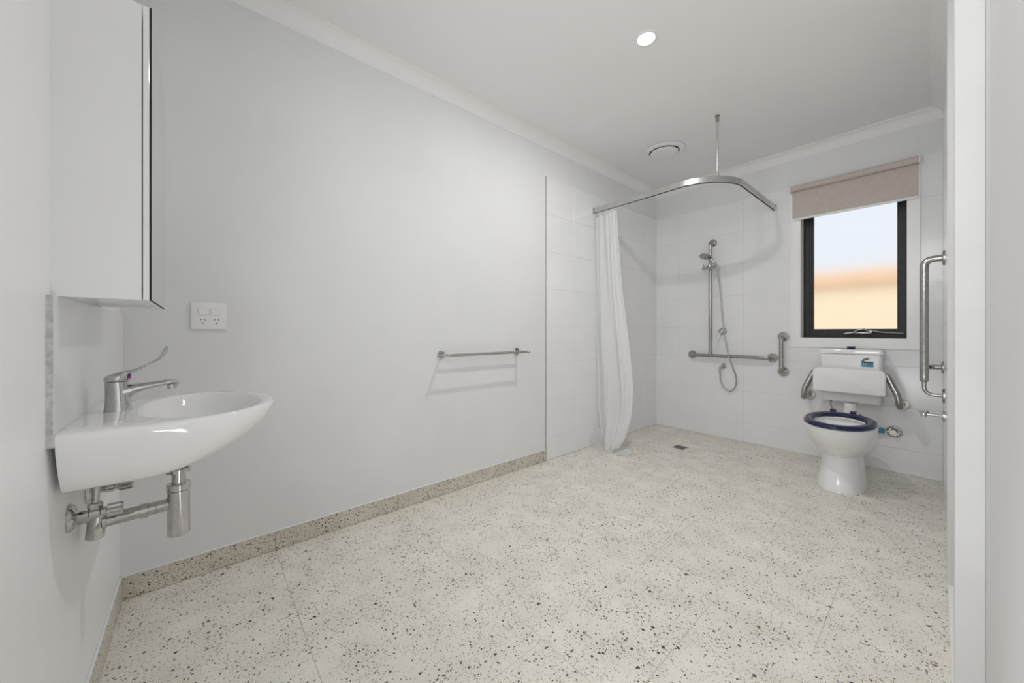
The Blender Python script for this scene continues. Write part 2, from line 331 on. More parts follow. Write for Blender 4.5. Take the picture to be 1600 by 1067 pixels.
bm = B(); rectframe(bm, ax0, ax1, az0, az1, .036, .030, .034, .04, 3.995, 4.06); rectframe(bm, ax0, ax1, az0, az1, .010, .010, .010, .012, 3.985, 4.0); lab(finish(bm, 'frame', M['frame'], win, 0), 'near black aluminium outer frame')
bm = B(); rectframe(bm, ax0+.030, ax1-.024, az0+.028, az1-.03, .034, .030, .044, .04, 4.012, 4.04); rectframe(bm, ax0+.030, ax1-.024, az0+.028, az1-.03, .022, .020, .026, .03, 4.004, 4.014)
sash = lab(finish(bm, 'sash', M['frame'], win, 0), 'near black awning sash')
bm = B(); box(bm, ax0+.060, ax1-.050, 4.022, 4.027, az0+.068, az1-.065); lab(finish(bm, 'pane', M['glass'], sash, 0), 'frosted glass pane')
# winder
bm = B(); box(bm, -.475, -.33, 3.972, 3.992, 1.020, 1.030, .002)
tube(bm, fillet([(-.475, 3.965, 1.020), (-.43, 3.962, 1.028), (-.405, 3.955, 1.052), (-.375, 3.955, 1.056), (-.35, 3.955, 1.038)], .01), .006, 10)
tube(bm, [(-.475, 3.965, 1.020), (-.49, 3.965, 1.019)], .005, 8)
tube(bm, fillet([(-.35, 3.96, 1.045), (-.27, 3.965, 1.028), (-.16, 3.97, 1.022)], .03), [.005]*11, 8); lathe(bm, (-.335, 3.95, 1.035), (0,1,0), [(0,.009),(.02,.009)], 14)
lab(finish(bm, 'winder', M['steel'], win), 'folded metal window winder')

# outside
struct(finish(box(B(), -9, 9, FYo, 12, -.5, -.3), 'ground', M['gravel'], smooth=0))
nb = thing('boundary_fence', 'cream rendered boundary wall with terracotta cap seen blurred through frosted pane', 'fence', (-1.5, 7, -.3))
bm = B(); box(bm, -9, 6, 7.0, 7.2, -.3, 1.70); finish(bm, 'wall_panel', M['fence'], nb, 0)
bm = B(); box(bm, -9, 6, 6.93, 7.27, 1.68, 1.89, .02); lab(finish(bm, 'capping', M['cap'], nb), 'orange terracotta capping')

# ------------------------------------------------------------------ roller blind
rb = thing('roller_blind', 'taupe roller blind pulled a quarter way down over the window', 'blind', (-.449, 3.85, 2.27))
bm = B(); lathe(bm, (-.812, 3.845, 2.247), (1,0,0), [(0,.024),(.728,.024)], 28); finish(bm, 'roll', M['blind'], rb)
bm = B(); box(bm, -.808, -.088, 3.862, 3.864, 1.995, 2.247); lab(finish(bm, 'fabric', M['blind'], rb, 0), 'hanging taupe fabric')
bm = B(); box(bm, -.808, -.088, 3.857, 3.867, 1.980, 1.998, .003); lab(finish(bm, 'bottom_rail', M['plastic'], rb), 'white bottom rail')
for x0, x1 in ((-.821, -.813), (-.083, -.075)):
    bm = B(); box(bm, x0, x1, 3.818, 3.873, 2.215, 2.276, .003); lathe(bm, (x0 if x0 > -.5 else x1, 3.845, 2.247), (1 if x0 > -.5 else -1, 0, 0), [(-.003,.02),(.011,.02)], 20)
    lab(finish(bm, 'bracket', M['plastic'], rb), 'white end bracket')
bm = B(); 
for x in (-.079,):
    for dy in (-.008, .010):
        z = 2.235
        while z > 1.28:
            bmesh.ops.create_icosphere(bm, subdivisions=1, radius=.0024, matrix=Matrix.Translation((x+.003, 3.842+dy, z))); z -= .009
        tube(bm, [(x+.003, 3.842+dy, 2.235), (x+.003, 3.842+dy, 1.28)], .0007, 6)
cc = lab(finish(bm, 'bead_chain', M['plastic'], rb), 'white bead chain'); cc['kind'] = 'stuff'

# ------------------------------------------------------------------ downlight, vent
dl = thing('downlight', 'round recessed ceiling downlight, lit, near the middle of the ceiling', 'light', (-1.004, 1.80, HC))
bm = B(); lathe(bm, (-1.004, 1.80, HC), (0,0,-1), [(-.02,.040),(0,.056),(.003,.056),(.005,.052),(.005,.044),(-.004,.041)], 40); finish(bm, 'ring', M['plastic'], dl)
bm = B(); lathe(bm, (-1.004, 1.80, HC+.002), (0,0,-1), [(0,.0425),(.003,.0425)], 36); lab(finish(bm, 'lens', M['lens'], dl), 'glowing white lens')
ev = thing('exhaust_vent', 'white round ceiling exhaust vent near the shower corner', 'vent', (-1.53, 3.04, HC))
vx, vy = -1.53, 3.04
def rev(bm, x, y, z, prof, n=64):     # open/closed ring of revolution around Z
    R = [[bm.verts.new((x+r*math.cos(2*PI*k/n), y+r*math.sin(2*PI*k/n), z+h)) for k in range(n)] for r, h in prof]
    for i in range(len(R)):
        a, b = R[i], R[(i+1) % len(R)]
        for k in range(n): bm.faces.new((a[k], a[(k+1)%n], b[(k+1)%n], b[k]))
bm = B(); rev(bm, vx, vy, HC, [(.158, .0), (.158, -.003), (.168, -.004), (.168, -.009), (.160, -.013), (.128, -.016), (.120, -.010), (.120, .0)]); finish(bm, 'rim', M['plastic'], ev)
bm = B(); lathe(bm, (vx, vy, HC-.001), (0,0,-1), [(0,.121),(.002,.121)], 48); lab(finish(bm, 'throat', M['black'], ev), 'black gap of the vent')
bm = B(); lathe(bm, (vx, vy, HC-.012), (0,0,-1), [(0,.100),(.004,.111),(.010,.110),(.014,.102),(.016,.080),(.017,.02)], 56); finish(bm, 'centre_disc', M['plastic'], ev)
for k in range(8):
    a = 2*PI*(k+.3)/8; bm = B(); box(bm, .098, .124, -.003, .003, -.012, -.004)
    bmesh.ops.transform(bm, matrix=Matrix.Translation((vx, vy, HC)) @ Matrix.Rotation(a, 4, 'Z'), verts=bm.verts); finish(bm, 'spoke', M['plastic'], ev, 0)

# ------------------------------------------------------------------ mirror cabinet
mc = thing('mirror_cabinet', 'white wall cabinet with mirror door hanging over the basin', 'cabinet', (-1.398, NY, 1.108))
cx0, cx1, cz0, cz1 = -1.610, -1.187, 1.108, 1.785
bm = B(); th = .016
box(bm, cx0, cx0+th, NY, -.0995, cz0, cz1); box(bm, cx1-th, cx1, NY, -.0995, cz0, cz1); box(bm, cx0+th, cx1-th, NY, -.0995, cz1-th, cz1); box(bm, cx0+th, cx1-th, NY, -.0995, cz0+.008, cz0+.008+th); box(bm, cx0+th, cx1-th, NY, NY+.006, cz0, cz1-th); box(bm, cx0+th, cx1-th, -.106, -.0995, cz0, cz0+.03)
finish(bm, 'carcass', M['lam'], mc, 0)
bm = B(); box(bm, cx0, cx1, -.0975, -.0868, cz0-.001, cz1, .0006, 1); dr = finish(bm, 'door', M['lam'], mc, 0)
bm = B(); box(bm, cx0+.0004, cx1-.0004, -.0868, -.0832, cz0-.001, cz1, .0, 1); lab(finish(bm, 'glass_edge', M['black'], dr, 0), 'dark edge of the mirror glass')
bm = B(); box(bm, cx0+.0012, cx1-.0012, -.0832, -.0828, cz0, cz1-.001); lab(finish(bm, 'mirror', M['mirror'], dr, 0), 'mirror face')

# ------------------------------------------------------------------ wash basin
bs = thing('wash_basin', 'white ceramic wall hung basin with chrome tap on it', 'basin', (-1.42, NY, .823))
bx, by0 = -1.42, -.2215
NB, NF = 10, 44
def dout(w, p, z, ys=-.10, e=2.25, back=by0, dz=0):
    pts = []
    for k in range(NF+1):
        a = PI*k/NF; c, s_ = math.cos(a), math.sin(a)
        pts.append((w*math.copysign(abs(c)**(2/e), c), ys+(p-ys)*abs(s_)**(2/e)))
    pts = [(w, back), (w, (back+ys)/2)] + pts + [(-w, (back+ys)/2), (-w, back)]
    for k in range(1, NB): pts.append((-w+2*w*k/NB, back))
    return [Vector((bx+x, y, z)) for x, y in pts]
zt = .823
outer = [(.175, -.02, .684), (.192, .005, .685), (.205, .03, .692), (.219, .070, .707), (.232, .112, .730), (.243, .146, .756), (.252, .169, .783), (.2575, .180, .804), (.2590, .184, .817), (.256, .180, .823), (.251, .175, .8250)]
rings = [dout(w_, p_, z_, ys=min(-.10, p_-.04)) for w_, p_, z_ in outer]
base = rings[-1]; bc = Vector((bx, .012, 0))
def ell(ax, ay, z, cy=.012):
    out = []
    for v in base:
        a = math.atan2((v.y-bc.y)/ay*1.0, (v.x-bx)/ax)
        out.append(Vector((bx+ax*math.cos(a), cy+ay*math.sin(a), z)))
    return out
rings += [ell(.228, .148, .8245, .014), ell(.222, .142, .8235, .012), ell(.217, .137, .8185, .010), ell(.206, .127, .800, .006), ell(.180, .108, .768, 0), ell(.145, .085, .740, -.01), ell(.095, .055, .722, -.02), ell(.035, .030, .714, -.04), ell(.022, .022, .713, -.045)]
bm = B(); loft(bm, rings); finish(bm, 'bowl', M['ceramic'], bs, 50)
bm = B(); lathe(bm, (bx, -.045, .7135), (0,0,1), [(0,.024),(.003,.024),(.004,.016),(.002,.012)], 24); lab(finish(bm, 'drain', M['chrome'], bs), 'chrome plug hole')
bm = B(); lathe(bm, (bx+.0, -.1285, .8015), (0,1,.25), [(0,.009),(.003,.009)], 16); lab(finish(bm, 'overflow', M['rubber'], bs), 'small overflow hole')

# basin mixer
tp = thing('basin_tap', 'chrome lever mixer tap with long curved handle standing on the basin', 'tap', (-1.42, -.165, .8245))
def rring(cx, cy, z, rx, ry, n=28, tilt=0): return [Vector((cx+rx*math.cos(2*PI*k/n), cy+ry*math.sin(2*PI*k/n), z+tilt*ry*math.sin(2*PI*k/n))) for k in range(n)]
ty = -.165
bm = B(); loft(bm, [rring(bx, ty+.002, .8245, .0245, .0275), rring(bx, ty+.002, .830, .0235, .0265), rring(bx, ty+.002, .850, .0225, .025), rring(bx, ty+.001, .880, .0225, .0235), rring(bx, ty, .902, .0235, .0235), rring(bx, ty, .9035, .022, .022)])
finish(bm, 'body', M['chrome'], tp, 40)
sp = [(bx, ty-.004, .872), (bx, ty+.018, .874), (bx, ty+.036, .881), (bx, ty+.06, .886), (bx, ty+.085, .890), (bx, ty+.105, .8925), (bx, ty+.116, .890), (bx, ty+.121, .884)]
bm = B(); tube(bm, sp, [.020, .020, .0145, .0118, .0110, .0110, .0095, .004], 20, [(1,1.05),(1,1.0),(1.1,.9),(1.25,.8),(1.3,.75),(1.3,.75),(1.2,.7),(1.1,.6)]); finish(bm, 'spout', M['chrome'], tp, 60)
bm = B(); lathe(bm, (bx, ty+.106, .886), (0,.12,-1), [(0,.0105),(.012,.0105),(.013,.009)], 20); finish(bm, 'aerator', M['chrome'], tp)
bm = B(); loft(bm, [rring(bx, ty, .9045, .0245, .0245), rring(bx, ty, .909, .0255, .0255), rring(bx, ty+.001, .917, .0248, .0248, tilt=.12), rring(bx, ty+.003, .924, .020, .021, tilt=.2), rring(bx, ty+.006, .928, .011, .013, tilt=.25)]); finish(bm, 'cap', M['chrome'], tp, 50)
hp = [(bx, ty+.006, .921), (bx, ty+.022, .926), (bx, ty+.036, .931), (bx, ty+.052, .940), (bx, ty+.068, .950), (bx, ty+.080, .959), (bx, ty+.088, .970), (bx, ty+.0935, .982), (bx, ty+.096, .990), (bx, ty+.097, .994)]
bm = B(); tube(bm, hp, .01, 16, [(1.6,.7),(1.3,.62),(.65,.36),(.5,.3),(.55,.30),(.8,.36),(1.15,.48),(1.3,.52),(1.0,.42),(.3,.15)]); finish(bm, 'lever', M['chrome'], tp, 60)
bm = B(); lathe(bm, (bx+.010, ty+.022, .913), (.45,1,.1), [(0,.0048),(.0035,.0048)], 14); lab(finish(bm, 'hot_mark', M['red'], tp), 'red temperature mark')
bm = B(); lathe(bm, (bx+.010, ty+.022, .918), (.45,1,.1), [(0,.004),(.0035,.004)], 14); lab(finish(bm, 'cold_mark', M['bluedot'], tp), 'dark blue temperature mark')

# bottle trap
bt = thing('bottle_trap', 'chrome bottle trap with drain pipe under the basin', 'pipe', (bx, -.044, .455)); qy = -.044
bm = B(); lathe(bm, (bx, qy, .455), (0,0,1), [(0,.023),(.003,.0255),(.125,.0255),(.127,.024)], 36); finish(bm, 'bottle', M['chrome'], bt)
bm = B(); lathe(bm, (bx, qy, .583), (0,0,1), [(0,.0255),(.001,.027),(.016,.027),(.019,.024),(.019,.016)], 36); finish(bm, 'collar', M['chrome'], bt)
bm = B(); lathe(bm, (bx, qy, .598), (0,0,1), [(0,.0158),(.050,.0158)], 28); finish(bm, 'tail_pipe', M['chrome'], bt)
bm = B(); lathe(bm, (bx, qy, .632), (0,0,1), [(0,.022),(.001,.0275),(.010,.0275),(.013,.024),(.013,.017)], 32); finish(bm, 'nut', M['chrome'], bt)
bm = B(); lathe(bm, (bx, qy, .645), (0,0,1), [(0,.022),(.016,.026),(.040,.024)], 28); lab(finish(bm, 'washer', M['rubber'], bt), 'brown washer against the basin')
bm = B(); tube(bm, [(bx, qy-.02, .545), (bx, -.190, .540)], .0165, 24); finish(bm, 'outlet_pipe', M['chrome'], bt)
for ya, yb, r in ((-.105, -.122, .0195), (-.088, -.091, .018), (-.182, -.190, .0215)):
    bm = B(); lathe(bm, (bx, ya, .5425), (0,-1,0), [(0,r-.002),(.001,r),(ya-yb-.001,r),(ya-yb,r-.002)], 28); finish(bm, 'ring', M['chrome'], bt)
bm = B(); lathe(bm, (bx, -.2045, .500), (0,.10,1), [(0,.0155),(.002,.0175),(.066,.0185),(.072,.016),(.074,.010)], 32); finish(bm, 'elbow', M['chrome'], bt)
bm = B(); tube(bm, [(bx, -.204, .560), (bx, -.232, .560)], .016, 20); finish(bm, 'wall_pipe', M['chrome'], bt)

# stop valves
def valve(x, z, label):
    t = thing('stop_valve', label, 'valve', (x, NY, z), 'stop valves under the basin')
    bm = B(); lathe(bm, (x, NY, z), (0,1,0), [(0,.032),(.003,.032),(.009,.026),(.013,.016),(.015,.012)], 32); finish(bm, 'flange', M['chrome'], t)
    bm = B(); lathe(bm, (x, NY+.014, z), (0,1,0), [(0,.0095),(.018,.0095),(.02,.0125),(.036,.0125),(.038,.010),(.052,.010)], 20); finish(bm, 'body', M['chrome'], t)
    bm = B(); n = 24; 
    rr = lambda y, r: [Vector((x+(r+(.0014 if k % 4 < 2 else -.0014))*math.cos(2*PI*k/n), y, z+(r+(.0014 if k % 4 < 2 else -.0014))*math.sin(2*PI*k/n))) for k in range(n)]
    loft(bm, [rr(NY+.060, .010), rr(NY+.062, .0135), rr(NY+.086, .0135), rr(NY+.089, .011)]); finish(bm, 'handle', M['chrome'], t, 25)
    hy = NY+.042
    bm = B(); lathe(bm, (x, hy, z+.008), (0,0,1), [(0,.010),(.004,.013),(.016,.013),(.018,.009)], 6); finish(bm, 'nut', M['chrome'], t, 25)
    bm = B(); tube(bm, [(x, hy, z+.022), (x-.001, hy+.001, z+.05), (x-.003, hy+.004, .6895)], .0070, 14); lab(finish(bm, 'flexible_hose', M['hose'], t), 'braided metal flexible hose')
    return t
valve(-1.325, .597, 'chrome stop valve under the basin, the one nearer the camera')
valve(-1.515, .597, 'chrome stop valve under the basin, the one nearer the socket wall')

# ------------------------------------------------------------------ power outlet
po = thing('power_outlet', 'white double power socket on the long wall beside the mirror cabinet', 'socket', (WX, .034, 1.102))
px = WX
bm = B(); box(bm, px, px+.010, -.0255, .0935, 1.0445, 1.1605, .003, 3); finish(bm, 'plate', M['plastic'], po)
def rpad(bm, x0, x1, yc, zc, hw, hh, r, n=6):
    def rr(x, d):
        out = []
        for cy_, cz_, a0 in ((yc+hw-r, zc+hh-r, 0), (yc-hw+r, zc+hh-r, PI/2), (yc-hw+r, zc-hh+r, PI), (yc+hw-r, zc-hh+r, 3*PI/2)):
            for k in range(n+1): a = a0+PI/2*k/n; out.append(Vector((x, cy_+(r-d)*math.cos(a), cz_+(r-d)*math.sin(a))))
        return out
    loft(bm, [rr(x0, 0), rr(x1-.001, 0), rr(x1, .0012)])
for yc in (.0155, .0545):
    bm = B(); rpad(bm, px+.009, px+.0108, yc, 1.121, .0182, .0165, .007); finish(bm, 'switch_surround', M['grout'], po, 30)
    bm = B(); rpad(bm, px+.009, px+.0135, yc, 1.121, .0165, .0148, .0062); finish(bm, 'switch', M['plastic'], po, 30)
for yc in (.0125, .0585):
    bm = B()
    for dy, dz, rot in ((-.0069, .004, -30), (.0069, .004, 30), (0, -.0103, 0)):
        b2 = box(B(), 0, .0004, -.0012, .0012, -.0036, .0036)
        mt = Matrix.Translation((px+.0100, yc+dy, 1.0815+dz)) @ Matrix.Rotation(math.radians(rot), 4, 'X'); bmesh.ops.transform(b2, matrix=mt, verts=b2.verts)
        tmp = bpy.data.meshes.new('t'); b2.to_mesh(tmp); b2.free(); bm.from_mesh(tmp); bpy.data.meshes.remove(tmp)
    lab(finish(bm, 'socket_slots', M['black'], po, 0), 'three dark pin slots')

# ------------------------------------------------------------------ towel rail
tr = thing('towel_rail', 'chrome double towel rail on the long wall', 'towel rail', (WX, 1.48, .888)); tz = .888
for y in (1.165, 1.80):
    bm = B(); lathe(bm, (WX, y, tz), (1,0,0), [(0,.026),(.008,.026),(.010,.024),(.010,.012)], 32); finish(bm, 'flange', M['chrome'], tr)
    bm = B(); lathe(bm, (WX+.008, y, tz), (1,0,0), [(0,.0095),(.134,.0095),(.137,.007)], 24); finish(bm, 'post', M['chrome'], tr)
for dx in (.062, .128):
    bm = B(); tube(bm, [(WX+dx, 1.165, tz), (WX+dx, 1.80, tz)], .0075, 18); finish(bm, 'bar', M['chrome'], tr)

# ------------------------------------------------------------------ curtain track + curtain
ct = thing('curtain_track', 'curved satin aluminium shower curtain track hung from the ceiling', 'curtain rail', (-1.5, 2.9, 2.134))
path = fillet([(-2.04, 2.736, 0), (-.941, 2.736, 0), (-.941, 3.883, 0)], .33, 22)
prof = [(-.008,-.022),(-.003,-.022),(-.003,-.015),(-.009,-.012),(-.010,.012),(-.007,.022),(.007,.022),(.010,.012),(.009,-.012),(.003,-.015),(.003,-.022),(.008,-.022),(.011,-.012),(.012,.014),(.008,.024),(-.008,.024),(-.012,.014),(-.011,-.012)]
prof = [(-.010,-.022),(.010,-.022),(.0125,-.019),(.0125,.019),(.010,.022),(-.010,.022),(-.0125,.019),(-.0125,-.019)]
def sweep_flat(bm, P, prof, z):
    R = []
    for i, p in enumerate(P):
        t = (P[min(i+1, len(P)-1)]-P[max(i-1, 0)]).normalized(); nrm = Vector((t.y, -t.x, 0))
        R.append([p+nrm*a+Vector((0,0,z+b)) for a, b in prof])
    loft(bm, R)
bm = B(); sweep_flat(bm, path, prof, 2.134); finish(bm, 'rail', M['alu'], ct, 35)
bm = B(); sweep_flat(bm, path, [(-.004,-.0235),(.004,-.0235),(.004,-.0218),(-.004,-.0218)], 2.134); lab(finish(bm, 'runner_slot', M['black'], ct, 35), 'dark slot along the underside')
for a, b in (((-2.04, 2.736), (1,0)), ((-.941, 3.883), (0,-1))):
    bm = B(); x, y = a
    if b[0]: box(bm, x, x+.012, y-.0155, y+.0155, 2.1085, 2.159, .002)
    else: box(bm, x-.0155, x+.0155, y-.012, y, 2.1085, 2.159, .002)
    lab(finish(bm, 'end_cap', M['steel'], ct), 'grey end cap at the wall')
hx, hy = -1.030, 2.832
bm = B(); tube(bm, [(hx, hy, 2.156), (hx, hy, HC)], .0065, 14); rod = finish(bm, 'hanger_rod', M['alu'], ct)
bm = B(); lathe(bm, (hx, hy, HC), (0,0,-1), [(0,.016),(.004,.016),(.006,.0125),(.045,.0115)], 24); finish(bm, 'ceiling_cap', M['steel'], rod)
bm = B(); lathe(bm, (hx, hy, 2.154), (0,0,1), [(0,.014),(.012,.012),(.03,.0075)], 20); finish(bm, 'rail_socket', M['alu'], rod)

sc = thing('shower_curtain', 'white fabric shower curtain bunched at the left wall by the shower', 'curtain', (-1.9, 2.74, 0))
Lk = [(2.085,-2.032),(1.73,-2.030),(1.43,-2.028),(.79,-2.020),(.326,-2.005),(.10,-1.975),(.012,-1.93)]
Rk = [(2.085,-1.800),(1.79,-1.781),(1.406,-1.750),(1.024,-1.701),(.704,-1.659),(.546,-1.645),(.331,-1.660),(.103,-1.715),(.012,-1.760)]
def interp(K, z):
    for (z0, a), (z1, b) in zip(K[:-1], K[1:]):
        if z0 >= z >= z1:
            t = (z0-z)/(z0-z1); return a+(b-a)*t
    return K[-1][1]
NU, NZ = 150, 70; bm = B(); rows_ = []
for j in range(NZ+1):
    f = j/NZ; z = 2.070-f*(2.070-.012); x0, x1 = interp(Lk, z), interp(Rk, z)
    row = []; amp = .022+.02*f if f < .8 else .038+.05*(f-.8)
    for i in range(NU+1):
        u = i/NU
        # uneven pleats, softening downward
        ph = 2*PI*(5.5*u+.30*math.sin(2*PI*u*1.3)+.06*math.sin(3*f+2*u))
        tight = max(0, 1-1.9*f)
        wob = math.sin(ph)*(.75*tight+.10) + (1-tight)*(.75*math.sin(2*PI*(1.9*u+.10*math.sin(4*f)+.15)) + .22*math.sin(2*PI*(3.7*u+.2*f))) + .08*tight*math.sin(2.3*ph+2*f)
        x = x0+(x1-x0)*u + .010*tight*math.cos(ph)*(1 if .03 < u < .97 else 0)
        y = 2.742+amp*wob*(.6+.4*math.sin(PI*min(1, u*1.1)))
        if f > .86: y -= (f-.86)*.55*math.exp(-((u-.62)/.3)**2)
        zz = z+(.012*abs(math.sin(PI*9*u)) - .008 if j == 0 else 0)+ (1-f)*.012*u
        if f > .9: zz += (f-.9)*10*(.03*abs(u-.60)*2+ .012*math.sin(9*u))*(1 if u < .9 else 1)
        row.append(bm.verts.new((x, y, max(zz, .004))))
    rows_.append(row)
for j in range(NZ):
    for i in range(NU): bm.faces.new((rows_[j][i], rows_[j][i+1], rows_[j+1][i+1], rows_[j+1][i]))
finish(bm, 'cloth', M['cloth'], sc, 180)
def flap(P, nm):
    bm = B(); vs = [bm.verts.new(p) for p in P]; bm.faces.new(vs); bmesh.ops.solidify(bm, geom=bm.faces[:], thickness=.0008)
    o = finish(bm, nm, M['sheer'], sc, 0); lab(o, 'sheer hem corner lying on the floor'); return o
flap([(-2.033, 2.675, .003), (-1.80, 2.665, .003), (-1.84, 2.72, .06), (-1.985, 2.74, .16)], 'hem_corner')
flap([(-1.752, 2.640, .003), (-1.668, 2.712, .003), (-1.672, 2.775, .03), (-1.72, 2.76, .04), (-1.755, 2.70, .02)], 'hem_corner')
for P in ([(-2.033, 2.675, .004), (-1.80, 2.660, .004)], [(-2.033, 2.675, .004), (-1.985, 2.735, .165)], [(-1.755, 2.636, .004), (-1.668, 2.712, .004), (-1.672, 2.775, .032), (-1.72, 2.76, .042)]):
    bm = B(); tube(bm, P, .0028, 8); lab(finish(bm, 'hem_seam', M['cloth'], sc), 'white stitched hem edge')
for k in range(9):
    x = -2.018+k*.0265; bm = B()
    ringp = [(x+.003*math.sin(a), 2.736+.010*math.sin(a), 2.094+.016*math.cos(a)) for a in [2*PI*q/14 for q in range(15)]]
    tube(bm, ringp, .0016, 8); lab(finish(bm, 'curtain_ring', M['plastic'], sc), 'small white plastic ring')

# ------------------------------------------------------------------ shower rails and fittings
FT = 3.883
def flange(t, p, axis, r=.040, m='steel', h=.009):
    bm = B(); lathe(bm, p, axis, [(0,r),(h*.6,r),(h,r*.93),(h*1.15,r*.6)], 32); return finish(bm, 'flange', M[m], t)
sr = thing('shower_grab_rail', 'stainless steel horizontal grab rail with tall upright pole on the shower wall', 'grab rail', (-1.3, FT, .8)); ry = 3.815
bm = B(); tube(bm, fillet([(-1.650, FT, .80), (-1.650, ry, .80), (-.955, ry, .80), (-.955, FT, .80)], .035), .0155, 20); finish(bm, 'horizontal_bar', M['steel'], sr)
bm = B(); tube(bm, fillet([(-1.453, ry, .80), (-1.453, ry, 1.915), (-1.453, FT, 1.915)], .045), .0148, 20); finish(bm, 'upright_pole', M['steel'], sr)
flange(sr, (-1.650, FT, .80), (0,-1,0)); flange(sr, (-.955, FT, .80), (0,-1,0)); flange(sr, (-1.453, FT, 1.915), (0,-1,0), .038)
bm = B(); tube(bm, [(-1.512, 3.782, 1.655), (-1.362, 3.782, 1.655)], .0145, 18); lathe(bm, (-1.453, 3.80, 1.655), (0,0,1), [(0,.020),(.028,.020)], 20); lathe(bm, (-1.500, 3.782, 1.665), (0,0,1), [(0,.005),(.026,.005),(.030,.003)], 10)
clampo = finish(bm, 'handset_clamp', M['chrome'], sr)
gr = thing('vertical_grab_rail', 'short vertical stainless steel grab rail between shower bar and window', 'grab rail', (-.88, FT, .83))
bm = B(); tube(bm, fillet([(-.876, FT, .990), (-.876, ry, .990), (-.876, ry, .684), (-.876, FT, .684)], .035), .0165, 20); finish(bm, 'bar', M['steel'], gr)
flange(gr, (-.876, FT, .990), (0,-1,0), .041); flange(gr, (-.876, FT, .684), (0,-1,0), .041)
# hand shower
hs = thing('hand_shower', 'chrome hand shower with looping hose held on the upright pole', 'shower head', (-1.38, 3.78, 1.67))
hd = Vector((-1.450, 3.700, 1.757)); he = Vector((-1.374, 3.772, 1.640)); ax = Vector((-.12, -.35, -1)).normalized()
bm = B(); lathe(bm, hd-ax*.018, ax, [(0,.018),(.006,.042),(.014,.057),(.022,.060),(.025,.056)], 36); finish(bm, 'head', M['chrome'], hs)
bm = B(); lathe(bm, hd+ax*.0072, ax, [(0,.048),(.0012,.046)], 36)
for q in range(3):
    for k in range(6*(q+1)):
        a = 2*PI*k/(6*(q+1)); u_ = ax.orthogonal().normalized(); v_ = ax.cross(u_)
        lathe(bm, hd+ax*.008+(u_*math.cos(a)+v_*math.sin(a))*.013*(q+1), ax, [(0,.0022),(.003,.0016)], 6)
lab(finish(bm, 'spray_plate', M['steel'], hs), 'grey nozzle face')
bm = B(); tube(bm, [hd-ax*.01+Vector((.03,.03,-.01)), hd+Vector((.045,.045,-.045)), he+Vector((0,0,.02)), he, he+Vector((.001,.002,-.02))], [.016,.012,.0115,.011,.009], 18); finish(bm, 'handle', M['chrome'], hs)
hose = [(-1.376,3.777,1.625),(-1.36,3.80,1.456),(-1.346,3.80,1.269),(-1.329,3.80,1.084),(-1.307,3.795,.931),(-1.279,3.79,.81),(-1.245,3.80,.691),(-1.228,3.83,.603),(-1.241,3.84,.515),(-1.284,3.85,.465),(-1.338,3.845,.495),(-1.366,3.84,.56),(-1.372,3.84,.62),(-1.374,3.83,.665)]
def catmull(P, n=8):
    P = [Vector(p) for p in P]; P = [P[0]*2-P[1]]+P+[P[-1]*2-P[-2]]; out = []
    for i in range(1, len(P)-2):
        for k in range(n):
            t = k/n; a, b, c, d = P[i-1:i+3]
            out.append(.5*((2*b)+(c-a)*t+(2*a-5*b+4*c-d)*t*t+(3*b-a-3*c+d)*t**3))
    out.append(P[-2]); return out
bm = B(); tube(bm, catmull(hose), .0065, 12); finish(bm, 'hose', M['hose'], hs)
so = thing('water_outlet_elbow', 'small chrome water outlet elbow under the horizontal grab rail', 'pipe fitting', (-1.352, FT, .700))
bm = B(); lathe(bm, (-1.352, FT, .700), (0,-1,0), [(0,.025),(.005,.025),(.010,.016),(.028,.013)], 24); finish(bm, 'flange', M['chrome'], so)
bm = B(); tube(bm, fillet([(-1.352, FT-.02, .700), (-1.360, FT-.048, .700), (-1.374, FT-.053, .665)], .012), .0105, 16); finish(bm, 'spigot', M['chrome'], so)
sm = thing('shower_mixer', 'chrome shower mixer tap with thin lever on the shower wall', 'tap', (-1.365, FT, 1.035))
bm = B(); lathe(bm, (-1.362, FT, 1.038), (0,-1,0), [(0,.036),(.004,.036),(.010,.031),(.012,.025)], 32); finish(bm, 'flange', M['chrome'], sm)
bm = B(); lathe(bm, (-1.362, FT-.010, 1.038), (-.1,-1,0), [(0,.022),(.030,.022),(.040,.019),(.044,.012)], 28); finish(bm, 'knob', M['chrome'], sm)
bm = B(); tube(bm, [(-1.364, FT-.045, 1.028), (-1.376, FT-.055, .985), (-1.392, FT-.066, .935), (-1.402, FT-.070, .905)], [.0075,.0045,.004,.006], 12); finish(bm, 'lever', M['chrome'], sm)

# floor drain
fd = thing('floor_drain', 'small square chrome floor waste in the shower area', 'drain', (-1.495, 3.262, 0))
bm = B(); rectx = (-1.545, -1.445, 3.212, 3.312)
bm = B(); box(bm, -1.543, -1.447, 3.214, 3.310, 0, .0012); finish(bm, 'plate', M['black'], fd, 0)
bm = B(); 
for (a, b_, c_, d_) in ((-1.545,-1.445,3.212,3.220), (-1.545,-1.445,3.304,3.312), (-1.545,-1.537,3.220,3.304), (-1.453,-1.445,3.220,3.304)): box(bm, a, b_, c_, d_, 0, .003)
finish(bm, 'frame', M['steel'], fd, 0)
for k in range(5):
    bm = B(); y = 3.230+k*.0155; box(bm, -1.537, -1.453, y, y+.0065, .001, .0026); finish(bm, 'grate_bar', M['steel'], fd, 0)

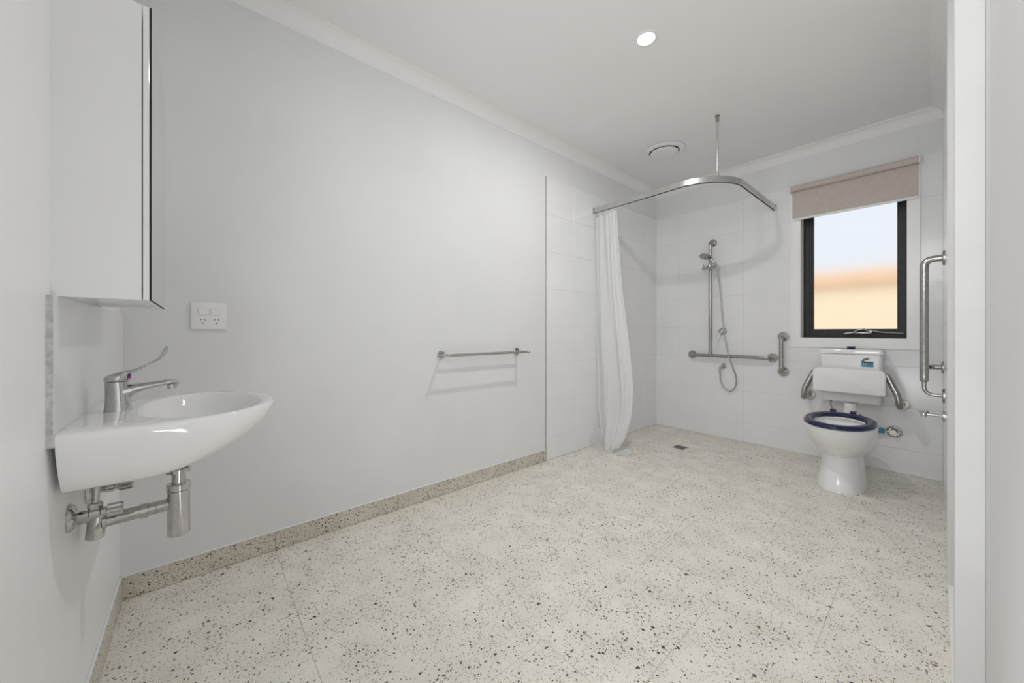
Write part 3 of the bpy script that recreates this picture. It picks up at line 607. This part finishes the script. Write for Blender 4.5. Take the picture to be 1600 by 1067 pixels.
# ------------------------------------------------------------------ toilet
TX = -.425
to = thing('toilet', 'white ceramic toilet with navy seat and wall cistern below the window', 'toilet', (TX, 3.4, 0))
def egg(cy, hx_, yf, yb, z, n=48, e=2.0, cx=TX):
    out = []
    for k in range(n):
        a = 2*PI*k/n; c, s_ = math.cos(a), math.sin(a); yy = (yb-cy) if s_ > 0 else (cy-yf)
        out.append(Vector((cx+hx_*math.copysign(abs(c)**(2/e), c), cy+yy*math.copysign(abs(s_)**(2/e), s_), z)))
    return out
cyT = 3.255
R = [egg(3.33,.085,3.20,3.46,.205), egg(3.33,.110,3.155,3.485,.222), egg(3.31,.138,3.095,3.515,.255), egg(3.29,.160,3.042,3.54,.30), egg(3.27,.175,3.003,3.56,.345), egg(3.26,.182,2.980,3.575,.385), egg(cyT,.184,2.968,3.58,.415), egg(cyT,.183,2.968,3.58,.426), egg(cyT,.177,2.974,3.575,.431),
     egg(3.24,.135,3.035,3.43,.431), egg(3.24,.130,3.042,3.42,.42), egg(3.24,.118,3.06,3.40,.36), egg(3.25,.085,3.10,3.38,.27), egg(3.27,.05,3.18,3.35,.225), egg(3.27,.03,3.22,3.32,.222)]
bm = B(); loft(bm, R); pan = finish(bm, 'pan', M['ceramic'], to, 50)
R = [egg(3.36,.128,3.108,3.62,.0,e=2.3), egg(3.36,.127,3.110,3.62,.012,e=2.3), egg(3.36,.121,3.127,3.61,.05,e=2.3), egg(3.37,.108,3.155,3.60,.13,e=2.3), egg(3.38,.101,3.175,3.60,.20,e=2.3), egg(3.38,.100,3.19,3.60,.26,e=2.3), egg(3.38,.108,3.20,3.60,.34,e=2.3), egg(3.40,.13,3.24,3.60,.41,e=2.3), egg(3.42,.12,3.28,3.60,.425,e=2.3)]
bm = B(); loft(bm, R); finish(bm, 'pedestal', M['ceramic'], to, 50)
# seat: navy ring
bm = B(); nseg = 56
sec = [(0, .434), (0, .446), (.008, .455), (.022, .459), (.040, .457), (.052, .449), (.054, .440), (.050, .434)]
R = []
for d, z in sec: R.append(egg(3.245, .181-d, 2.955+d*1.15, 3.515-d*1.4, z, nseg, 2.1))
R.append(R[0]); bm2 = B(); V = [[bm.verts.new(p) for p in r] for r in R[:-1]]
for i in range(len(V)):
    a, b_ = V[i], V[(i+1) % len(V)]
    for k in range(nseg): bm.faces.new((a[k], a[(k+1)%nseg], b_[(k+1)%nseg], b_[k]))
bm2.free(); seat = lab(finish(bm, 'seat', M['navy'], to, 70), 'navy blue open toilet seat')
for x in (-.493, -.385):
    bm = B(); box(bm, x-.016, x+.016, 3.49, 3.53, .432, .470, .004); finish(bm, 'hinge', M['navy'], seat)
for x in (-.35,):
    bm = B(); box(bm, x-.008, x+.008, 3.500, 3.52, .432, .456, .003); finish(bm, 'buffer', M['navy'], seat)
# cistern
def rrect(cx, y0, y1, hw, z, r=.02, n=5):
    out = []
    for X, Y, a0 in ((cx+hw-r, y1-r*.2, 0), (cx-hw+r, y1-r*.2, PI/2), (cx-hw+r, y0+r, PI), (cx+hw-r, y0+r, 3*PI/2)):
        rr_y = r if a0 >= PI else r*.2
        for k in range(n+1):
            a = a0+PI/2*k/n; out.append(Vector((X+r*math.cos(a), Y+rr_y*math.sin(a), z)))
    return out
KX = -.428
bm = B(); loft(bm, [rrect(KX, 3.735, FT-.001, .150, .500, .02), rrect(KX, 3.722, FT-.001, .163, .506, .02), rrect(KX, 3.715, FT-.001, .166, .54), rrect(KX, 3.705, FT-.001, .172, .862, .02), rrect(KX, 3.706, FT-.001, .170, .864, .02)])
ci = finish(bm, 'cistern', M['plastic'], to, 40)
bm = B(); loft(bm, [rrect(KX, 3.702, FT-.001, .174, .866), rrect(KX, 3.697, FT-.001, .178, .869), rrect(KX, 3.697, FT-.001, .178, .892), rrect(KX, 3.700, FT-.001, .176, .898), rrect(KX, 3.712, FT-.002, .166, .901)])
lid = finish(bm, 'lid', M['ceramic'], ci, 40)
for s_ in (-1, 1):
    bm = B(); cxx = KX+.0115*s_; box(bm, KX+(.0008 if s_ > 0 else -.023), KX+(.023 if s_ > 0 else -.0008), 3.775, 3.815, .9005, .922, .005, 3); lab(finish(bm, 'flush_button', M['navy'], ci), 'raised dark navy flush button')
# sticker on the cistern front
bm = B(); sy = 3.7032
lx0, lx1, lz0 = -.362, -.300, .778
box(bm, lx0, lx1, 3.7035, 3.7072, lz0, lz0+.034)
lb = lab(finish(bm, 'label_sticker', M['teal'], ci, 0), 'teal water rating sticker')
bm = B(); box(bm, lx0, lx1, 3.7028, 3.7062, lz0+.028, lz0+.038); lab(finish(bm, 'label_band', M['labeldark'], ci, 0), 'dark text band of the sticker')
bm = B(); arc = []
P0 = [(lx0+.040+.040*math.cos(a), lz0+.036+.030*math.sin(a)) for a in [PI-PI*.5*k/10 for k in range(11)]]; P1 = [(lx0+.040+.028*math.cos(a), lz0+.036+.017*math.sin(a)) for a in [PI-PI*.5*k/10 for k in range(11)]]
va_ = [bm.verts.new((a, 3.7034, b_)) for a, b_ in P0]; vb_ = [bm.verts.new((a, 3.7034, b_)) for a, b_ in P1]
for k in range(10): bm.faces.new((va_[k], va_[k+1], vb_[k+1], vb_[k]))
bmesh.ops.solidify(bm, geom=bm.faces[:], thickness=.0005); lab(finish(bm, 'label_arc', M['teal'], ci, 0), 'teal star arc of the sticker')
bm = B()
for k in (1, 3, 5, 7, 9):
    a = PI-PI*.5*k/10; c0 = Vector((lx0+.040+.034*math.cos(a), 3.7024, lz0+.036+.0235*math.sin(a)))
    pts = [bm.verts.new(c0+Vector((math.sin(2*PI*q/10)*(.0042 if q % 2 == 0 else .0017), 0, math.cos(2*PI*q/10)*(.0042 if q % 2 == 0 else .0017)))) for q in range(10)]; bm.faces.new(pts)
for x in (lx0+.008, lx0+.019): box(bm, x, x+.005, 3.7028, 3.7036, lz0+.012, lz0+.022)
bmesh.ops.solidify(bm, geom=[f for f in bm.faces if len(f.verts) == 10], thickness=.0003); lab(finish(bm, 'label_print', M['plastic'], ci, 0), 'white stars and figures on the sticker')
# flush pipe and inlet
bm = B(); lathe(bm, (-.420, 3.66, .405), (0,.10,1), [(0,.034),(.015,.034),(.016,.037),(.024,.037),(.025,.033),(.045,.033),(.046,.036),(.056,.036),(.057,.032),(.098,.033)], 28); lab(finish(bm, 'flush_pipe', M['plastic'], to), 'white ribbed flush pipe')
bm = B(); lathe(bm, (-.42, 3.77, .492), (0,0,1), [(0,.042),(.010,.042)], 24); lab(finish(bm, 'flush_nut', M['steel'], to), 'grey nut under the cistern')
bm = B(); tube(bm, catmull([(-.548, 3.79, .505), (-.549, 3.785, .47), (-.535, 3.80, .42), (-.49, 3.84, .36)]), .0065, 12); lab(finish(bm, 'inlet_hose', M['hose'], to), 'braided water inlet hose')
bm = B(); lathe(bm, (-.548, 3.79, .480), (0,0,1), [(0,.011),(.02,.011)], 6); finish(bm, 'inlet_nut', M['chrome'], to, 25)

# toilet backrest
br = thing('toilet_back_support', 'white padded backrest on stainless steel arms in front of cistern', 'back support', (TX, FT, .5)); BX = -.428
def pad_ring(y, d, r=.038, z0=.582, z1=.762, hw=.199, n=6):
    out = []
    for X, Z, a0, rad in ((BX+hw-r, z1-r, 0, r), (BX-hw+r, z1-r, PI/2, r), (BX-hw+.014, z0+.014, PI, .014), (BX+hw-.014, z0+.014, 3*PI/2, .014)):
        for k in range(n+1): a = a0+PI/2*k/n; out.append(Vector((X+(rad-d)*math.cos(a), y, Z+(rad-d)*math.sin(a))))
    return out
bm = B(); loft(bm, [pad_ring(3.640, .004), pad_ring(3.636, 0), pad_ring(3.607, 0), pad_ring(3.601, .003), pad_ring(3.599, .009)]); lab(finish(bm, 'pad', M['pad'], br, 45), 'white moulded back pad')
for s_ in (-1, 1):
    bm = B(); ex = BX+s_*.263
    tube(bm, fillet([(BX+s_*.15, 3.658, .728), (BX+s_*.196, 3.655, .735), (ex-s_*.012, 3.625, .600), (ex, 3.625, .512), (ex+s_*.003, FT, .505)], [.04, .06, .10, .035]), .0175, 18)
    finish(bm, 'arm', M['steel'], br)
    bm = B()
    poly = [(BX+s_*.15, .742), (BX+s_*.203, .740), (BX+s_*.222, .690), (BX+s_*.252, .605), (BX+s_*.256, .574), (BX+s_*.15, .580)]
    loft(bm, [[Vector((x, y, z)) for x, z in poly] for y in (3.641, 3.646)]); lab(finish(bm, 'side_plate', M['plate'], br, 0), 'flat metal side plate')
    flange(br, (ex+s_*.003, FT, .505), (0,-1,0), .038)

# stop tap behind the toilet
st = thing('stop_tap', 'recessed round chrome stop tap on the wall beside the toilet bowl', 'tap', (-.205, FT, .298))
bm = B(); lathe(bm, (-.205, FT, .298), (0,-1,0), [(0,.042),(.004,.043),(.009,.040),(.010,.034),(.005,.031),(.004,.012)], 32); finish(bm, 'flange', M['chrome'], st)
bm = B(); lathe(bm, (-.207, FT-.004, .296), (0,-1,0), [(0,.013),(.030,.013),(.032,.019),(.046,.019),(.048,.015)], 20); lab(finish(bm, 'handle', M['plastic'], st), 'pale round handle')
bm = B(); tube(bm, fillet([(-.207, FT-.028, .297), (-.24, FT-.030, .299), (-.255, FT-.035, .300)], .01), .010, 14); finish(bm, 'valve_body', M['chrome'], st)
bm = B(); lathe(bm, (-.252, FT-.035, .300), (-1,-.12,0), [(0,.013),(.002,.017),(.075,.0185),(.076,.012)], 20); lab(finish(bm, 'connector', M['bluetape'], st), 'blue plastic connector')

# right wall fittings
sg = thing('side_grab_rail', 'stainless steel grab rail with vertical bar on the right wall by the toilet', 'grab rail', (.028, 3.05, .8)); RW = .028
gx, gy = -.046, 3.03
bm = B(); tube(bm, fillet([(RW, gy, 1.430), (gx, gy, 1.430), (gx, gy, .772)], .060), .0175, 22); lathe(bm, (gx, gy, .7725), (0,0,-1), [(0,.0175),(.006,.0168),(.012,.0135),(.015,.008)], 22); finish(bm, 'vertical_bar', M['steel'], sg)
bm = B(); tube(bm, fillet([(gx, gy+.005, .80), (gx, 3.70, .80), (RW, 3.70, .80)], .04), .0155, 20); finish(bm, 'horizontal_bar', M['steel'], sg)
bm = B(); tube(bm, fillet([(gx, gy, .775), (gx, gy, .690), (RW, gy, .690)], .045), .009, 14); lab(finish(bm, 'support_stem', M['steel'], sg), 'thin bent support stem')
flange(sg, (RW, gy, 1.430), (-1,0,0), .040); flange(sg, (RW, 3.70, .80), (-1,0,0), .040); flange(sg, (RW, gy, .690), (-1,0,0), .038)
tp2 = thing('toilet_paper_hook', 'small chrome paper holder arm on the right wall below the grab rail', 'holder', (RW, 2.95, .59))
bm = B(); lathe(bm, (RW, 2.95, .592), (-1,0,0), [(0,.026),(.008,.026),(.010,.022)], 28); finish(bm, 'flange', M['chrome'], tp2)
bm = B(); tube(bm, [(RW-.008, 2.95, .592), (RW-.062, 2.95, .594)], .0075, 16); finish(bm, 'arm', M['chrome'], tp2)
bm = B(); tube(bm, [(RW-.060, 2.945, .603), (RW-.072, 2.955, .603), (RW-.092, 2.965, .602)], [.0085,.0085,.007], 16); lathe(bm, (RW-.074, 2.948, .580), (0,.3,1), [(0,.011),(.012,.014),(.02,.012)], 16); finish(bm, 'hook', M['chrome'], tp2)
